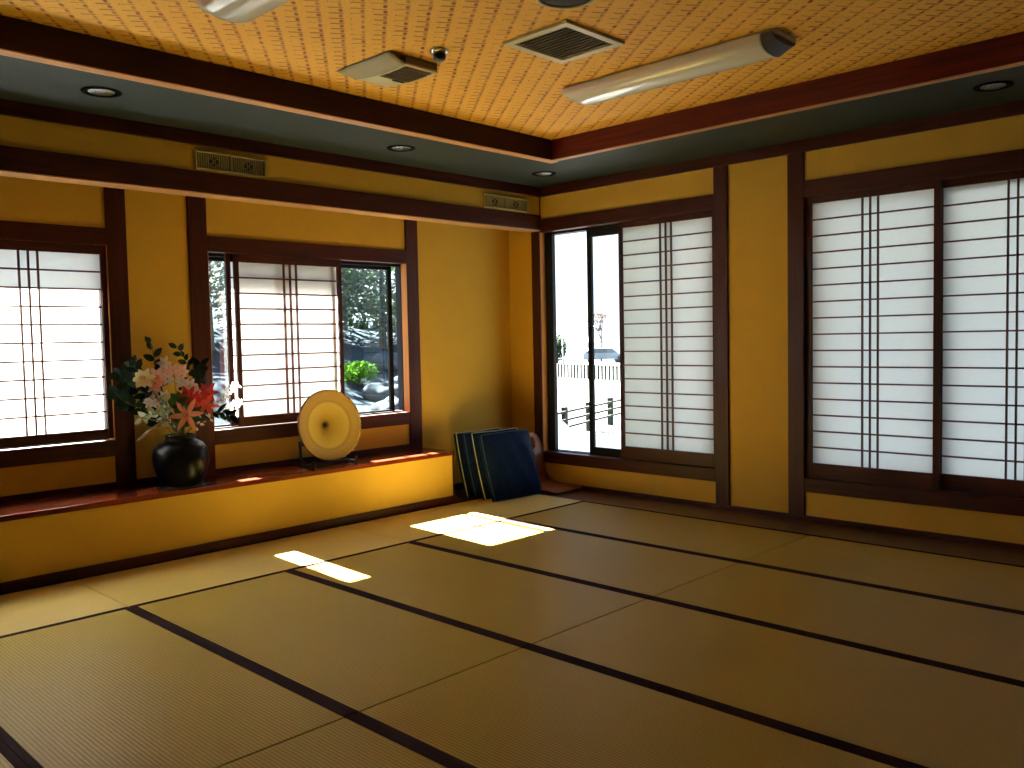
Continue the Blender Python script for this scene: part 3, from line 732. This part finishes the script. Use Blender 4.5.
# ------------------------------------------------------------------ stack of blue floor cushions leaning in the nook
blue_m = plain('indigo_cloth', (.003, .011, .052), .75, spec=.1, noise=.55, scale=38, bump=.35, bscale=160)
blue2 = plain('indigo_cloth_dark', (.002, .008, .030), .75, spec=.1, noise=.6, scale=45, bump=.35, bscale=160)
pipe_m = plain('pale_piping', (.50, .47, .30), .6)
pipe_d = plain('dark_piping', (.015, .035, .07), .6)
def cushion(xf, th, ys, hgt, label, mat, pm, lean, yaw, sag):
    y0, y1 = ys
    t = empty('floor_cushion', (xf-th/2, (y0+y1)/2, 0), label, 'floor cushion', 'blue cushions leaning beside the ledge end')
    hw = (y1-y0)/2; n = 18
    def side(sg):
        def f(u, v):
            a, b = 2*u-1, 2*v-1
            puff = (1-abs(a)**4.5)*(1-abs(b)**4.5)
            y = a*hw*(1-.03*(b*b)); z = hgt/2+b*hgt/2*(1-.02*a*a)
            wr = .006*sin(9*a+4*b+xf*20)+.004*sin(15*b-6*a)
            return (sg*(th*.16+th*.36*puff**.7+wr*puff), y, z - sag*(z/hgt)**2*(1-abs(a)))
        return f
    m = MB(); m.grid(side(1), n, n); m.grid(side(-1), n, n)
    # edge band closing the two faces
    edge = [(i/n, 0) for i in range(n)]+[(1, j/n) for j in range(n)]+[(1-i/n, 1) for i in range(n)]+[(0, 1-j/n) for j in range(n+1)]
    A = [side(1)(*e) for e in edge]; B_ = [side(-1)(*e) for e in edge]; k = len(edge)
    M_ = [((a[0]+b[0])/2, a[1]*1.015, hgt/2+(a[2]-hgt/2)*1.012) for a, b in zip(A, B_)]
    m.add(A+M_+B_, [(i, i+1, k+i+1, k+i) for i in range(k-1)]+[(k+i, k+i+1, 2*k+i+1, 2*k+i) for i in range(k-1)], True)
    o = m.build('cushion_body', mat, t, origin=(0, 0, 0))
    m = MB(); m.tube([(a[0]+.002, a[1]*1.012, hgt/2+(a[2]-hgt/2)*1.01) for a in A], .0042, 6); m.build('piping', pm, t, origin=(0, 0, 0))
    t.rotation_euler = (0, radians(-lean), radians(yaw)); return t
cushion(.335, .125, (-.915, -.375), .555, 'front blue floor cushion of the leaning stack, its broad face toward the room', blue_m, pipe_d, 17, -3, .0)
cushion(.215, .105, (-.920, -.385), .565, 'second blue floor cushion of the leaning stack, edged with pale piping', blue2, pipe_m, 16, -2, .01)
cushion(.110, .105, (-.925, -.390), .555, 'third blue floor cushion of the leaning stack, with dark edges', blue_m, pipe_d, 15, -1, .01)
cushion(.010, .110, (-.930, -.400), .550, 'rearmost blue floor cushion of the leaning stack, edged with pale piping', blue2, pipe_m, 14, 0, .01)

# ------------------------------------------------------------------ legless bentwood chair behind the cushions
ply = wood('bent_plywood', 'z', (.16, .045, .018), (.30, .10, .04), rough=.3, scale=.5)
t = empty('legless_chair', (.25, -.205, 0), 'brown bentwood legless chair in the corner, its rounded back showing past the cushions', 'legless chair')
path = curve([(.47, 0, .020), (.38, 0, .034), (.22, 0, .036), (.10, 0, .050), (.035, 0, .11), (.012, 0, .22), (-.012, 0, .34), (-.045, 0, .475)], 6)
path = [(p.x, p.z) for p in path]; yc = -.205; hw = .190
m = MB(); th = .012; n = len(path); nv = 12
def width(i):
    s = i/(n-1)
    k = 1.0
    if s > .88: k = math.sqrt(max(0, 1-((s-.88)/.12)**2))*.45+.55
    if s < .08: k = .80+.20*math.sqrt(1-((.08-s)/.08)**2)
    return hw*k*(1-.08*max(0, s-.5))
hole = lambda i, j: (n-1)*.845 < i < (n-1)*.93 and .30*nv <= j < .70*nv
vs = []
for side in (0, 1):
    for i in range(n):
        x, z = path[i]; x2, z2 = path[min(i+1, n-1)]; x1, z1 = path[max(i-1, 0)]; L = math.hypot(x2-x1, z2-z1); nx, nz = (z2-z1)/L, -(x2-x1)/L
        for j in range(nv+1): vs.append((x-nx*th*side, yc+width(i)*(2*j/nv-1), z-nz*th*side if True else z))
K = n*(nv+1); fs = []
idx = lambda s, i, j: s*K+i*(nv+1)+j
open_cells = {(i, j) for i in range(n-1) for j in range(nv) if hole(i, j)}
for i in range(n-1):
    for j in range(nv):
        if (i, j) in open_cells: continue
        fs.append((idx(0,i,j), idx(0,i+1,j), idx(0,i+1,j+1), idx(0,i,j+1))); fs.append((idx(1,i,j), idx(1,i,j+1), idx(1,i+1,j+1), idx(1,i+1,j)))
        for (di, dj, e) in ((-1, 0, ((i, j), (i, j+1))), (1, 0, ((i+1, j), (i+1, j+1))), (0, -1, ((i, j), (i+1, j))), (0, 1, ((i, j+1), (i+1, j+1)))):
            q = (i+di, j+dj)
            if q[0] < 0 or q[0] >= n-1 or q[1] < 0 or q[1] >= nv or q in open_cells:
                a, b = e; fs.append((idx(0,*a), idx(0,*b), idx(1,*b), idx(1,*a)))
m.add([(x, y, z+.002) for x, y, z in vs], fs, True)
m.build('bent_shell', ply, t)
MB().box(.14, .40, yc-.15, yc+.15, -.001, .022).build('floor_runner', ply, t, .004)

# ------------------------------------------------------------------ outdoors
GZ = -1.18
gr = plain('pale_sunny_ground', (.050, .056, .058), .95, noise=.12, scale=.8)
S('ground', MB().box(-120, 60, 2.0, 160, GZ-.3, GZ), gr)
soil = plain('garden_soil', (.032, .042, .052), 1.0, spec=0, noise=.45, scale=1.8, bump=.5, bscale=8)
def bank(u, v):
    x = -1.6-26*u; y = -16+(19.5-.62*x)*v
    z = -.35 + (0 if x > -5 else min(1, (-5-x)/12)*2.0) + .12*sin(x*1.3+y*.7)+.10*sin(y*1.1-x*.5)
    return (x, y, z)
b = MB(); b.grid(bank, 52, 70); S('ground', b, soil)
S('ground', MB().box(-4.6, -.6, -16, 3.5, -.6, -.30), plain('bounce_gravel', (.13, .135, .145), .95, noise=.15, scale=60, bump=.5, bscale=90))  # pale strip added to bounce sunlight onto the shoji paper and eave
# eaves
S('roof_eave', MB().box(-1.30, -.525, YE-1, 1.3, 2.545, 2.68), plaster_out)
S('roof_eave', MB().box(-.60, XE+1, .20, 1.15, 2.60, 2.72), plaster_out)
# outer corner wall of the building under the floor level
S('foundation_wall', MB().box(-.6, XE, .02, .2, GZ, -.2), plaster_out)

conc = plain('fence_post_concrete', (.028, .034, .028), .9)
railm = plain('fence_rail', (.036, .04, .032), .9)

# near fence: posts with three rails, about twenty metres out
def fence(p0, step, n, h, r, rails, rr, label, name, mp, mr):
    p0, step = Vector(p0), Vector(step)
    t = empty(name, tuple(p0), label, 'fence')
    for i in range(n):
        p = p0+step*i
        MB().box(p.x-r, p.x+r, p.y-r, p.y+r, p.z-.1, p.z+h).build('post', mp, t, .01)
    for z in rails:
        MB().tube([p0-step*.3+Vector((r*1.1, 0, z)), p0+step*(n-.7)+Vector((r*1.1, 0, z))], rr, 6).build('rail', mr, t)
    return t
fence((-8.32, 9.0, GZ), (-.50, 1.575, 0), 5, .78, .065, (.66, .46, .28), .032, 'grey post fence with three thin rails outside the open corner window, near one', 'post_fence', conc, railm)
fence((-33.2, 36.4, GZ), (.36, -.12, 0), 34, .85, .045, (.75,), .02, 'distant row of short grey fence posts beyond the pale lawn', 'post_fence', conc, railm)

def foliage(mb, c, rad, n, size, flat=1.0, seed=1):
    rnd = random.Random(seed); c = Vector(c)
    for _ in range(n):
        d = Vector((rnd.gauss(0, 1), rnd.gauss(0, 1), rnd.gauss(0, 1))).normalized() * (rnd.random()**.45)
        p = c + Vector((d.x*rad[0], d.y*rad[1], d.z*rad[2]))
        u = Vector((rnd.gauss(0, 1), rnd.gauss(0, 1), rnd.gauss(0, .6))).normalized(); v = u.cross(Vector((rnd.random(), rnd.random(), rnd.random()+.2))).normalized()
        s = size*rnd.uniform(.6, 1.3)
        mb.add([p-u*s, p+v*s*.45, p+u*s, p-v*s*.45], [(0, 1, 2, 3)])
tleaf = [leaf_mat('garden_leaf_a', (.14, .19, .16), .5), leaf_mat('garden_leaf_b', (.15, .19, .185), .55), leaf_mat('garden_leaf_c', (.17, .195, .18), .5)]
bark = plain('garden_bark', (.08, .085, .095), .9, noise=.4, scale=12)
def tree(x, y, z, h, r, n, k, label, seed):
    t = empty('garden_tree', (x, y, z), label, 'tree', 'trees on the garden bank')
    rnd = random.Random(seed); m = MB()
    top = Vector((x+rnd.uniform(-.3, .3), y+rnd.uniform(-.3, .3), z+h*.75))
    m.tube(curve([(x, y, z-.3), (x+.08, y-.05, z+h*.3), tuple(top)], 5), .11, 8, .35)
    for j in range(7):
        a = Vector((x, y, z+h*(.25+.07*j))).lerp(top, .1); q = rnd.uniform(0, 2*pi)
        m.tube(curve([a, a+Vector((cos(q)*r*.4, sin(q)*r*.4, h*.08)), a+Vector((cos(q)*r*.85, sin(q)*r*.85, h*.20))], 4), .035, 6, .3)
    m.build('trunk', bark, t)
    m = MB()
    for j in range(9):
        q = rnd.uniform(0, 2*pi); rr = r*rnd.uniform(.1, .75)
        foliage(m, (x+cos(q)*rr, y+sin(q)*rr, z+h*rnd.uniform(.16, .88)), (r*.55, r*.55, h*.20), n//9, .095, seed=seed*31+j)
    m.build('leaves', tleaf[k], t)
TL = ['pale leafy garden tree seen through the clear pane beside the woven basket', 'darker garden tree low behind the clear pane, nearest the shoji edge', 'garden tree showing through the narrow gap between flower vase and shoji']
for i, (x, y, h, r, n, k) in enumerate([(-13.5, 8.6, 4.8, 2.0, 4200, 0), (-15.5, 6.6, 5.2, 2.1, 3600, 1), (-14.5, 4.2, 4.8, 1.7, 2400, 2), (-17.5, 10.2, 5.6, 2.3, 3600, 1),
                                       (-18.5, 7.8, 6.4, 2.4, 3600, 2)]):
    z = -.35 + min(1, (-5-x)/12)*2.0
    lab = {0: TL[0], 1: TL[1], 2: TL[2], 3: 'garden tree far back on the bank, behind the pale leafy one', 4: 'tallest pale garden tree at the back of the bank'}[i]
    tree(x, y, z, h, r, n, k, lab, 11+i)
m = MB()
for i, (x, y, h, r, lab) in enumerate([(-19.5, 3.0, 10.5, 2.9, 'tall dense tree at the back of the garden, seen beside the flower vase'), (-20.5, 8.0, 11.0, 3.0, 'tall dense tree at the back of the garden, straight behind the clear pane'),
                                  (-22.5, 14.6, 7.0, 2.6, 'tall dense tree at the back of the garden, toward the clear pane frame')]):
    t = empty('tall_tree', (x, y, 1.3), lab, 'tree', 'tall trees behind the garden'); rnd = random.Random(70+i)
    m = MB(); m.tube(curve([(x, y, .9), (x+.1, y, 4), (x-.1, y+.1, 9)], 6), .2, 8, .4); m.build('trunk', bark, t)
    m = MB()
    for j in range(14):
        q = rnd.uniform(0, 2*pi); rr = r*rnd.uniform(.0, .75)
        foliage(m, (x+cos(q)*rr, y+sin(q)*rr, 2.0+h*.78*(j+.5)/14), (r*.65, r*.65, h*.12), 420, .17, seed=900+i*20+j)
    m.build('leaves', tleaf[1], t)
t = empty('round_shrub', (-10.0, 5.25, .5), 'bright green clipped shrub on the garden bank behind the clear pane', 'shrub')
foliage(m, (-10.0, 5.25, .68), (.42, .42, .24), 1500, .045, seed=5); m.build('leaves', leaf_mat('shrub_leaf', (.07, .20, .015), .5), t)
m = MB(); m.tube([(-10, 5.25, .40), (-10.02, 5.28, .72)], .03, 6); m.build('stem', bark, t)
rock_m = plain('garden_rock', (.05, .065, .08), 1.0, spec=0, noise=.35, scale=3, bump=.6, bscale=6)
for i, (x, y, z, r, lb) in enumerate([(-8.6, 4.9, .22, .42, 'grey-blue rock on the bank just below the green shrub'), (-9.4, 6.1, .38, .38, 'grey-blue rock on the bank beside the green shrub'),
                                  (-7.4, 4.1, .05, .34, 'lowest grey-blue rock of the garden bank, close to the window'), (-11.2, 6.9, .72, .5, 'large grey-blue rock higher on the bank behind the green shrub')]):
    rnd = random.Random(40+i); ph = [rnd.uniform(0, 6) for _ in range(6)]
    def f(u, v):
        a, b_ = 2*pi*u, pi*(v-.5); d = Vector((cos(a)*cos(b_), sin(a)*cos(b_), sin(b_)*.7))
        k = 1+.16*sin(3*d.x*2+ph[0])+.12*sin(5*d.y+ph[1])+.10*sin(6*d.z+ph[2])
        return (x+d.x*r*k, y+d.y*r*k, z+d.z*r*k)
    mb = MB(); mb.grid(f, 24, 14); o = mb.build('garden_rock', rock_m, None, origin=(x, y, z)); tag(o, lb, 'rock', 'rocks on the garden bank')

t = empty('added_shadow_pole', (-2.2, -1.43, -.30), 'added thin pole outside the alcove windows, out of view, splitting the sun patch', 'pole')  # unseen pole added so its shadow cuts the sun patch into bands
MB().tube([(-2.2, -1.43, -.30), (-2.2, -1.43, 3.1)], .014, 10).build('shaft', bark, t); MB().lathe([(.05, -.30), (.05, -.27), (.02, -.25)], 16, c=(-2.2, -1.43, 0)).build('foot_plate', conc, t)
# far side of the lawn: street lamp, shrub, bare tree, parked car, hill
t = empty('street_lamp', (-47.8, 56.0, GZ), 'thin street lamp with a bent arm, far beyond the lawn', 'street lamp')
m = MB(); m.tube(curve([(-47.8, 56.0, GZ), (-47.8, 56.0, 1.4), (-47.3, 56.5, 1.9), (-45.7, 58.0, 2.25)], 6), .09, 6, .7); m.build('pole', plain('lamp_pole', (.25, .28, .28), .6), t)
m = MB(); m.lathe([(.02, .16), (.18, .08), (.22, 0), (.16, -.05), (.01, -.06)], 14, c=(-45.6, 58.1, 2.22)); m.build('lamp_head', plain('lamp_head', (.5, .55, .55), .5), t)
t = empty('far_shrub', (-50.6, 58.4, GZ), 'far green shrub standing by the street lamp', 'shrub')
m = MB(); foliage(m, (-50.6, 58.4, GZ+1.5), (.9, .9, 1.4), 900, .2, seed=8); m.build('leaves', leaf_mat('far_leaf', (.035, .06, .028), .4), t)
m = MB(); m.tube([(-50.6, 58.4, GZ), (-50.6, 58.4, GZ+1.4)], .09, 6); m.build('stem', bark, t)
t = empty('bare_tree', (-49.6, 64.0, GZ), 'far bare pinkish tree seen through the middle glass of the corner window', 'tree')
m = MB(); rnd = random.Random(3); pk = plain('pink_bark', (.09, .055, .05), .9)
def twig(p, d, L, r, lv):
    q = p+d*L; m.tube([p, p+d*L*.5+Vector((rnd.uniform(-.1, .1), rnd.uniform(-.1, .1), 0))*L*.4, q], r, 4, .6)
    if lv:
        for _ in range(3 if lv > 1 else 4):
            e = (d+Vector((rnd.uniform(-.8, .8), rnd.uniform(-.8, .8), rnd.uniform(-.2, .5)))).normalized(); twig(q, e, L*.66, r*.62, lv-1)
twig(Vector((-49.6, 64.0, GZ)), Vector((.05, 0, 1)), 1.9, .14, 5); m.build('branches', pk, t)
cx_, cy_ = -46.6, 60.6
t = empty('parked_car', (cx_, cy_, GZ), 'pale parked car far beyond the lawn, behind the row of posts', 'car')
ux, uy = Vector((.72, .69, 0)).normalized(), Vector((-.69, .72, 0)).normalized()
def carbox(prof, w, nm, mt):
    m = MB(); n = len(prof); o = Vector((cx_, cy_, GZ)); vs = [o+ux*a+uy*s*w+Vector((0, 0, z)) for s in (-1, 1) for a, z in prof]
    m.add(vs, [(i, (i+1) % n, n+(i+1) % n, n+i) for i in range(n)]+[tuple(range(n))[::-1], tuple(range(n, 2*n))]); m.build(nm, mt, t, .03)
carbox([(-2.1, .35), (2.1, .35), (2.1, .75), (1.3, .92), (.7, 1.42), (-1.3, 1.45), (-2.05, .95)], .84, 'body', plain('car_paint', (.25, .30, .36), .4))
carbox([(-1.9, .95), (1.15, .95), (.66, 1.34), (-1.25, 1.37)], .85, 'windows', plain('car_glass', (.08, .11, .14), .1))
for a in (-1.3, 1.3):
    for s in (-1, 1):
        o = Vector((cx_, cy_, GZ+.32))+ux*a+uy*s*.80; m = MB(); m.lathe([(.30, -.09), (.32, -.06), (.32, .06), (.30, .09)], 18, 'y', c=o); m.build('wheel', black_m, t)
def hill(u, v):
    a = u*2*pi; r = 60*v; return (-330+r*cos(a)*1.2, 330+r*sin(a), GZ+17*(cos(pi*v)*.5+.5))
m = MB(); m.grid(hill, 40, 10); S('hill', m, plain('hazy_hill', (.08, .12, .16), .95))

# ------------------------------------------------------------------ light: sun from behind the garden, bright hazy sky
sun = bpy.data.lights.new('sun', 'SUN'); sun.energy = SUN_E; sun.color = (1.0, .94, .84); sun.angle = radians(.6)
so = bpy.data.objects.new('sun', sun); COL.objects.link(so)
so.rotation_euler = Vector((1, -.062, -.985)).to_track_quat('-Z', 'Y').to_euler(); so.location = (-20, 4, 20)
wd = bpy.data.worlds.new('sky'); sc.world = wd; wd.use_nodes = True; nt = wd.node_tree; bg = nt.nodes['Background']
tc = N(nt, 'ShaderNodeTexCoord'); sp = N(nt, 'ShaderNodeSeparateXYZ'); nt.links.new(tc.outputs['Generated'], sp.inputs[0])
ra = N(nt, 'ShaderNodeValToRGB'); nt.links.new(sp.outputs['Z'], ra.inputs[0])
ra.color_ramp.elements[0].position = 0; ra.color_ramp.elements[0].color = (.76, .88, 1, 1)
ra.color_ramp.elements[1].position = .8; ra.color_ramp.elements[1].color = (.45, .66, 1, 1)
nt.links.new(ra.outputs[0], bg.inputs[0]); bg.inputs[1].default_value = SKY_E

# ------------------------------------------------------------------ camera
cam = bpy.data.cameras.new('camera'); co = bpy.data.objects.new('camera', cam); COL.objects.link(co)
yaw, pitch, roll = .7687, -.0523, -.0199
fwd = Vector((-sin(yaw)*cos(pitch), cos(yaw)*cos(pitch), sin(pitch))); right = Vector((cos(yaw), sin(yaw), 0)); up = right.cross(fwd)
r_ = right*cos(roll)+up*sin(roll); u_ = up*cos(roll)-right*sin(roll)
M = Matrix((r_, u_, -fwd)).transposed().to_4x4(); M.translation = Vector((5.2252, -5.8055, 1.319)); co.matrix_world = M
cam.sensor_fit = 'HORIZONTAL'; cam.sensor_width = 36; cam.lens = 869.43/1024*36; cam.clip_start = .05; cam.clip_end = 2000
sc.camera = co

vs = sc.view_settings; vs.view_transform = 'Standard'; vs.look = 'None'; vs.gamma = 1.0; vs.use_curve_mapping = False; vs.exposure = EXPO
cy = sc.cycles
cy.max_bounces = 14; cy.diffuse_bounces = 9; cy.glossy_bounces = 4; cy.transmission_bounces = 6; cy.transparent_max_bounces = 12
cy.sample_clamp_indirect = 8.0; cy.use_denoising = True; cy.caustics_reflective = False; cy.blur_glossy = 1.0
for o in bpy.data.objects:
    if '_o' in o: del o['_o']
